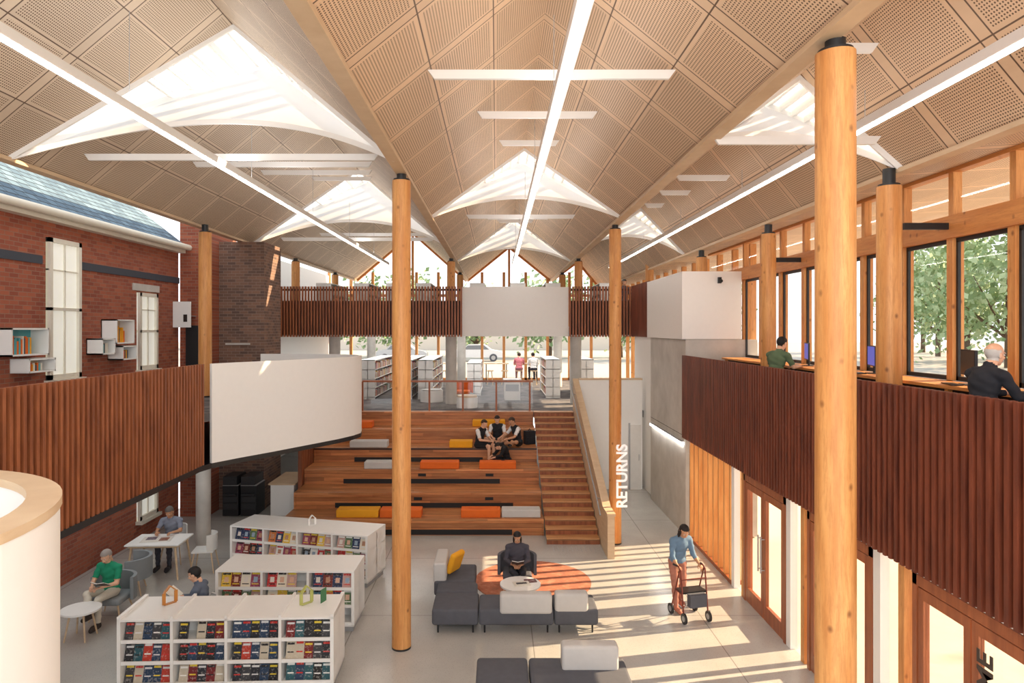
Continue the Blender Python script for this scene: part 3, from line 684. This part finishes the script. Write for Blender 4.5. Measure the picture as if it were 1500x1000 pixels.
# ---------------- people
def mesh_remesh(bb,vox,it=3):
    o=bb.build('tmp'); m=o.modifiers.new('r','REMESH'); m.mode='VOXEL'; m.voxel_size=vox
    s=o.modifiers.new('s','SMOOTH'); s.iterations=it; s.factor=.5
    dg=bpy.context.evaluated_depsgraph_get(); me=bpy.data.meshes.new_from_object(o.evaluated_get(dg))
    bpy.data.objects.remove(o); return me
def segd(p,a,b_):
    d=b_-a; t_=max(0,min(1,(p-a).dot(d)/max(d.length_squared,1e-9))); return (p-(a+d*t_)).length,t_
SKIN={'a':(224,176,146),'b':(196,146,112),'c':(150,104,76)}
import bmesh
def person(name,loc,deg,P,shirt,pants,skin='a',hair=(40,30,26),shoe=(50,50,54),sleeve=.6,shorts=False,longhair=False,bald=False,pitch=-.35,yaw=0,s=1.0,shirt2=None):
    V=lambda k:Vector(P[k])
    def G(k,sd):
        q=k+('R' if sd>0 else 'L')
        if q in P: return Vector(P[q])
        return Vector((P[k][0]*sd,P[k][1],P[k][2]))
    sk=M('skin_'+skin,SKIN[skin],.55); shm=M('cloth_%d_%d_%d'%shirt,shirt,.9); pm=M('cloth_%d_%d_%d'%pants,pants,.9)
    hm=M('hair_%d_%d_%d'%hair,hair,.7); so=M('cloth_%d_%d_%d'%shoe,shoe,.7)
    sh2=M('cloth_%d_%d_%d'%shirt2,shirt2,.9) if shirt2 else shm
    bb=B(); segs=[]
    pel,che,nek,hd=V('pel'),V('che'),V('nek'),V('head')
    sp=(che-pel).normalized()
    sx=Vector((1,0,0)); fy=sp.cross(sx).normalized(); Rt=Matrix((sx,fy,sp)).transposed()
    bb.ell(pel+sp*.0,(.165,.12,.13),sk,Rt); bb.ell((pel+che)/2,(.14,.105,.17),sk,Rt); bb.ell(che,(.165,.115,.17),sk,Rt)
    bb.caps(che,nek,.09,.055,sk); bb.caps(nek,hd+Vector((0,-.01,-.03)),.054,.052,sk)
    segs+=[(pel-sp*.06,che+sp*.1,.15,'torso'),(nek-(nek-che)*.15,hd,.06,'neck')]
    for sd in(-1,1):
        S,E,W=G('sh',sd),G('el',sd),G('ha',sd); Hp,K,A=G('hip',sd),G('kn',sd),G('an',sd)
        tk='toe'+('R' if sd>0 else 'L')
        Tt=A+(Vector(P[tk]) if tk in P else Vector((0,.17,-.045)))
        bb.caps(che+sp*.09+(S-che)*.2,S,.07,.058,sk); bb.caps(S,E,.053,.04,sk); bb.caps(E,W,.04,.026,sk)
        bb.caps(Hp,K,.085,.056,sk); bb.caps(K,A,.055,.036,sk)
        m1=K+(A-K)*.3; bb.ell(m1,(.056,.056,.09),sk)
        bb.caps(A+Vector((0,-.02,-.03)),Tt,.038,.032,sk); bb.ell(A+(Tt-A)*.6,(.045,.06,.035),sk)
        segs+=[(S,E,.05,'ua'),(E,W,.035,'fa'),(Hp,K,.08,'th'),(K,A,.05,'sn'),(A+Vector((0,-.02,-.03)),Tt,.035,'ft')]
    me=mesh_remesh(bb,.0135); me.materials.clear(); mats=[shm,pm,sk,so,sh2]
    lab=[]
    for p in me.polygons:
        c=p.center; best=None
        for a,b_,r,l in segs:
            d,t_=segd(c,a,b_); q=d/r
            if best is None or q<best[0]: best=(q,l,t_)
        l,t_=best[1],best[2]; k=0
        if l=='torso': k=0 if t_>.14 else 1
        elif l=='neck': k=2 if t_>.12 else 0
        elif l=='ua': k=4 if t_<sleeve else 2
        elif l=='fa': k=4 if (sleeve>1 and t_<sleeve-1) else 2
        elif l=='th': k=1 if (not shorts or t_<.85) else 2
        elif l=='sn': k=(1 if t_<.93 else 3) if not shorts else (2 if t_<.85 else 3)
        elif l=='ft': k=3
        lab.append(k)
    me.polygons.foreach_set('material_index',lab); me.polygons.foreach_set('use_smooth',[True]*len(lab))
    push=[0]*len(me.vertices)
    for p,k in zip(me.polygons,lab):
        if k!=2:
            for v in p.vertices: push[v]=1
    nrm=[v.normal.copy() for v in me.vertices]
    for v in me.vertices:
        if push[v.index]: v.co+=nrm[v.index]*(.010+.004*math.sin(v.co.z*60+v.co.x*30))
    for m in mats: me.materials.append(m)
    hb=B(); hb.ell((0,-.012,.03),(.075,.095,.088),sk); hb.ell((0,.02,-.035),(.058,.072,.078),sk); hb.ell((0,.055,-.09),(.03,.025,.022),sk)
    hb.caps((0,.092,.01),(0,.108,-.022),.009,.014,sk,8); hb.ell((0,.08,.03),(.05,.015,.01),sk); hb.ell((0,.083,-.06),(.024,.012,.012),sk)
    for sd in(-1,1): hb.ell((sd*.077,-.005,-.01),(.012,.018,.03),sk); hb.ell((sd*.035,.07,-.025),(.02,.015,.02),sk)
    hb.caps((0,-.01,-.05),(0,-.03,-.12),.05,.052,sk)
    hm_=mesh_remesh(hb,.0065,2); hm_.materials.clear(); hm_.materials.append(sk); hm_.materials.append(hm)
    hl=[]
    for p in hm_.polygons:
        c=p.center
        h_=(c.z>.062 and c.y<.085 and c.z>.05+ (c.y)*.35) or (c.y<.012 and c.z>-.015) or (c.y<-.035 and c.z>-.075)
        if bald: h_=(c.y<.0 and -.07<c.z<.045)
        if abs(c.x)>.078 and c.z<.02: h_=False
        hl.append(1 if h_ else 0)
    hm_.polygons.foreach_set('material_index',hl); hm_.polygons.foreach_set('use_smooth',[True]*len(hl))
    nn=[v.normal.copy() for v in hm_.vertices]; ps=set()
    for p,k in zip(hm_.polygons,hl):
        if k: ps.update(p.vertices)
    for i in ps: hm_.vertices[i].co+=nn[i]*(.006 if bald else .014)
    Mh=Matrix.Translation(hd)@Matrix.Rotation(yaw,4,'Z')@Matrix.Rotation(pitch,4,'X'); hm_.transform(Mh)
    ex=B(); ew=M('eye_white',(235,232,226),.3); ed=M('eye_dark',(36,26,22),.3); lip=M('lip',(172,96,86),.5)
    def hp(x,y,z): return Mh@Vector((x,y,z))
    R3=Mh.to_3x3()
    for sd in(-1,1):
        ex.ell(hp(sd*.03,.079,.006),(.013,.009,.007),ew,R3,10,6); ex.ell(hp(sd*.03,.086,.006),(.006,.004,.006),ed,R3,8,6)
        ex.ell(hp(sd*.031,.086,.026),(.018,.005,.004),hm,R3,8,6)
    ex.ell(hp(0,.094,-.058),(.022,.006,.006),lip,R3,10,6)
    if longhair:
        ex.ell(hp(0,-.055,-.05),(.075,.055,.12),hm,R3); ex.ell(hp(0,-.06,-.14),(.06,.04,.1),hm,R3)
        for sd in(-1,1): ex.ell(hp(sd*.075,.0,-.05),(.02,.035,.1),hm,R3)
    for sd in(-1,1):
        E,W=G('el',sd),G('ha',sd); d=(W-E).normalized(); n_=Vector((0,0,-1)); 
        side=d.cross(n_)
        if side.length<.2: n_=Vector((0,1,0)); side=d.cross(n_)
        side.normalize(); n_=side.cross(d).normalized()
        if n_.z>0 and abs(d.z)<.9: n_=-n_
        inn=side if side.x*sd<0 else -side
        R=Matrix((side,d,n_)).transposed(); ex.ell(W+d*.045,(.04,.052,.016),sk,R,12,8); ex.caps(W-d*.02,W+d*.02,.026,.025,sk,10)
        for k,L in enumerate((.072,.08,.074,.058)):
            rt=W+d*.082+inn*(.028-.0185*k); a=rt+(d*.9+n_*.3).normalized()*L*.45; c=a+(d*.5+n_*.85).normalized()*L*.32; e_=c+(d*.05+n_).normalized()*L*.25
            ex.caps(rt-d*.01,a,.009,.0085,sk,8); ex.caps(a,c,.0085,.0078,sk,8); ex.caps(c,e_,.0078,.0068,sk,8)
        r0=W+d*.03+inn*.033; r1=r0+(inn*.7+d*.7).normalized()*.035+n_*.008; r2=r1+(d*.9+n_*.5).normalized()*.03
        ex.caps(r0,r1,.012,.0105,sk,8); ex.caps(r1,r2,.0105,.008,sk,8)
    exm=ex.mesh('x')
    bm=bmesh.new(); allm=[]
    final=bpy.data.meshes.new(name)
    for part in(me,hm_,exm):
        off=len(allm); 
        for m in part.materials: allm.append(m)
        st=len(bm.faces); bm.from_mesh(part); bm.faces.ensure_lookup_table()
        for f in bm.faces[st:]: f.material_index+=off
    bm.to_mesh(final); bm.free()
    for m in allm: final.materials.append(m)
    o=bpy.data.objects.new(name,final); bpy.context.collection.objects.link(o)
    o.location=loc; o.rotation_euler[2]=math.radians(deg); o.scale=(s,s,s)
    return o
def seated(sz=.45,lean=0.0,**k):
    z=sz+.09
    P=dict(pel=(0,0,z),che=(0,.0+lean*.5,z+.33),nek=(0,.02+lean*.9,z+.50),head=(0,.06+lean*1.15,z+.63),sh=(.185,.0+lean*.8,z+.42),el=(.235,.1+lean,z+.18),ha=(.13,.32+lean,z+.16),
      hip=(.09,.03,z-.01),kn=(.12,.46,z+.0),an=(.12,.46,.08)); P.update(k); return P
def crossed(lean=.05,**k):
    P=dict(pel=(0,0,.13),che=(0,lean*.5,.46),nek=(0,.02+lean,.63),head=(0,.06+lean*1.2,.76),sh=(.185,lean*.8,.55),el=(.24,.14+lean,.33),ha=(.12,.34+lean,.26),
      hip=(.1,.04,.12),kn=(.34,.3,.19),anR=(-.08,.36,.1),anL=(.1,.46,.09),toeR=(-.15,.06,-.02),toeL=(.15,.06,-.02)); P.update(k); return P
def open_book(x,y,z,rz,w=.3,h=.22,tilt=.5,c=(240,236,226)):
    b=B(); pm=M('page_%d'%c[0],c,.7); cv=M('book_cover_dark',(70,60,60),.5)
    for s in(-1,1):
        R=Matrix.Rotation(-s*.2,3,'Y'); b.obox((s*w/4,0,.01),(w/2,h,.01),R,pm); b.obox((s*w/4,0,.001),(w/2+.006,h+.01,.004),R,cv)
    o=b.build('open_book',(x,y,z),rz); o.rotation_euler[0]=tilt
stand=dict(pel=(0,0,.9),che=(0,.1,1.22),nek=(0,.17,1.39),head=(0,.25,1.50),sh=(.165,.13,1.31),el=(.21,.2,1.05),ha=(.22,.40,.935),hip=(.085,.0,.88),knR=(.1,.1,.48),knL=(-.1,.04,.48),anR=(.1,.13,.08),anL=(-.1,-.12,.1))
person('woman_with_walker',(3.38,12.75,0),194,stand,(104,132,158),(176,118,100),'b',(30,22,20),(180,110,90),1.5,longhair=True,pitch=-.6)
def walker(x,y,rz):
    b=B(); wm=M('walker_frame',(120,60,50),.35,.4)
    for s in(-1,1):
        X=s*.24
        b.path([(X,-.18,.93),(X,-.02,.95),(X,.06,.9),(X,.16,.12)],.014,wm); b.path([(X,.02,.9),(X,-.28,.12)],.013,wm); b.path([(X,-.15,.5),(X,.12,.5)],.012,wm)
        b.cyl((X,-.2,.932),(X,-.06,.95),.02,.02,black,12)
        for yy in(.18,-.3):
            b.cyl((X-.015,yy,.095),(X+.015,yy,.095),.095,.095,black,24); b.cyl((X-.018,yy,.095),(X+.018,yy,.095),.05,.05,grey,16)
            b.bx(X-.03,X-.022,yy-.01,yy+.01,.09,.2,grey)
    b.bx(-.24,.24,-.14,.12,.5,.53,black); b.path([(-.24,.1,.75),(.24,.1,.75)],.012,wm); b.bx(-.16,.16,.14,.26,.3,.52,sofa_g); b.path([(-.24,-.1,.3),(.24,.12,.3)],.008,grey)
    b.build('wheeled_walker',(x,y,0),rz)
a=math.radians(194); walker(3.38-math.sin(a)*.5,12.75+math.cos(a)*.5,a)
person('woman_reading',(.42,13.68,0.013),178,seated(.34,-.04,ha=(.09,.3,.6),knR=(.1,.42,.5),anR=(-.1,.5,.25),kn=(.12,.42,.46),an=(.12,.4,.08),toeR=(-.02,.15,-.03)),(70,68,78),(36,38,46),'b',(28,22,22),(230,230,228),1.9,longhair=True,pitch=-.45,s=.96)
open_book(.42,13.3,.64,math.pi,.24,.18,.6)
person('man_in_green_polo',(-6.95,12.32,0),170,seated(.42,.05,ha=(.1,.34,.68),knR=(.12,.44,.58),anR=(-.1,.6,.3),toeR=(.0,.17,-.03)),(28,140,104),(206,200,186),'a',(150,140,134),(60,50,46),.75,pitch=-.55)
open_book(-6.92,11.92,.74,math.radians(172),.26,.2,.5)
person('man_at_reading_table',(-7.2,15.2,0),182,seated(.46,.1,ha=(.17,.4,.8),el=(.25,.2,.78)),(128,134,150),(60,62,72),'b',(90,84,80),(40,40,44),.8,pitch=-.6)
person('man_reading_book',(-4.82,11.2,0),92,seated(.46,.06,ha=(.1,.38,.78),el=(.23,.16,.74)),(96,108,128),(60,60,66),'a',(30,26,26),(60,50,46),1.9,pitch=-.4)
open_book(-5.3,11.2,.86,math.radians(92),.3,.22,.7)
person('man_at_computer',(5.05,7.12,3.755),-80,seated(.46,.1,ha=(.17,.5,.76),el=(.24,.2,.76)),(34,36,44),(40,42,50),'a',(196,192,188),(30,30,30),1.95,bald=True,pitch=-.15)
person('person_at_window_desk',(5.08,12.45,3.755),-60,seated(.46,.12,ha=(.17,.45,.76),el=(.24,.2,.76)),(92,112,84),(50,52,60),'a',(24,20,20),(30,30,30),.8,pitch=-.4)
def stool(x,y,z,h=.46):
    b=B(); b.cyl((0,0,h-.05),(0,0,h),.19,.19,sofa_g,24); b.cyl((0,0,.03),(0,0,h-.05),.025,.025,grey,12)
    for k in range(5):
        a=k*2*math.pi/5; b.bar((0,0,.05),(.26*math.cos(a),.26*math.sin(a),.03),.04,.025,black); b.cyl((.26*math.cos(a),.26*math.sin(a)-.01,.02),(.26*math.cos(a),.26*math.sin(a)+.01,.02),.02,.02,black,10)
    b.build('office_stool',(x,y,z))
stool(5.05,7.12,3.752); stool(5.08,12.45,3.752)
BK=(34,36,42); WH=(226,228,230)
person('student',(-.52,20.33,1.262),-125,seated(.42,.12,ha=(.08,.42,.66),an=(.12,.45,.08)),BK,(26,26,30),'a',(50,34,26),(40,40,44),sleeve=.8,shorts=True,pitch=-.4,shirt2=WH)
person('student',(.04,20.95,1.69),175,crossed(.08),BK,(26,26,30),'a',(44,30,24),(40,40,44),sleeve=.8,shorts=True,pitch=-.5,shirt2=WH)
person('student',(.66,20.5,1.69),120,crossed(.14),BK,(26,26,30),'b',(60,44,32),(40,40,44),sleeve=.8,shorts=True,pitch=-.5,shirt2=WH)
person('student',(.34,19.9,1.265),110,crossed(.22,head=(0,.34,.6),nek=(0,.24,.53)),(24,24,28),(24,24,28),'a',(34,26,22),(40,40,44),sleeve=1.6,shorts=False,pitch=-.9,s=.9)
bpk=M('backpack_black',(30,30,36),.8)
b=B(); b.bx(-.16,.16,-.1,.1,0,.4,bpk); b.bx(-.12,.12,-.15,-.1,.05,.22,bpk); b.path([(-.05,0,.4),(0,0,.46),(.05,0,.4)],.012,bpk); b.build('backpack',(1.02,20.95,1.685),.4,bevel=.04,seg=3)
person('person_at_high_table',(1.1,32.8,2.53),0,seated(.70,.1,an=(.12,.4,.3)),(220,130,140),(150,100,110),'a',(60,40,30),(40,40,44),.8)
person('person_at_high_table',(1.8,32.8,2.53),10,seated(.70,.1,an=(.12,.4,.3)),(230,230,230),(50,50,60),'b',(30,24,24),(40,40,44),1.5)
for x in(-3.3,4.6):
    person('visitor_on_bridge',(x,24.6,5.305),180,dict(stand,che=(0,.02,1.25),nek=(0,.03,1.43),head=(0,.05,1.57),sh=(.17,.02,1.35),el=(.22,.05,1.08),ha=(.2,.3,1.1)),(70,80,96),(50,50,60),'b',(40,30,26),(40,40,44),.8)
# ---------------- lights & world
w=bpy.data.worlds.new('sky_world'); bpy.context.scene.world=w; w.use_nodes=True
bg=w.node_tree.nodes['Background']; bg.inputs[0].default_value=(.96,.98,1,1); bg.inputs[1].default_value=1.5
sd=bpy.data.lights.new('sun','SUN'); sd.energy=13; sd.color=(1,.74,.46); sd.angle=math.radians(.6)
so=bpy.data.objects.new('sun',sd); bpy.context.collection.objects.link(so)
so.rotation_euler=Vector((-1,-.22,-.5)).to_track_quat('-Z','Y').to_euler()
def area(name,loc,d,sx,sy,p,c=(1,.985,.96)):
    l=bpy.data.lights.new(name,'AREA'); l.shape='RECTANGLE'; l.size=sx; l.size_y=sy; l.energy=p; l.color=c
    o=bpy.data.objects.new(name,l); bpy.context.collection.objects.link(o); o.location=loc; o.rotation_euler=Vector(d).to_track_quat('-Z','Y').to_euler()
for x,z,p in((-4.3,H+2.65,150),(.675,H+2.60,120),(4.32,H+2.47,32)): area('ceiling_fill_uplight',(x,12,z),(0,0,1),.1,28,p)  # unseen uplights added above the pendant housings to brighten the ceiling
area('back_fill_light',(-.5,-2.4,6.4),(0,1,-.12),11,4,620)  # large unseen fill added behind the camera to lift the interior
area('under_balcony_fill',(-7.2,11,2.47),(0,0,-1),1.5,12,70)  # hidden lamp added below the balcony to lift the dark lower left
area('under_bridge_fill',(-1,30,4.9),(0,0,-1),13,10,220)  # broad fill panel added to brighten the dark space beneath the bridge
cam=bpy.data.cameras.new('camera'); cam.lens=24; cam.sensor_width=36; cam.shift_x=23/1500; cam.shift_y=-18/1500; cam.clip_end=300
co=bpy.data.objects.new('camera',cam); bpy.context.collection.objects.link(co); co.location=(0,0,H); co.rotation_euler=(math.pi/2,0,0)
bpy.context.scene.camera=co
vs=bpy.context.scene.view_settings; vs.view_transform='Standard'; vs.look='None'; vs.exposure=.08
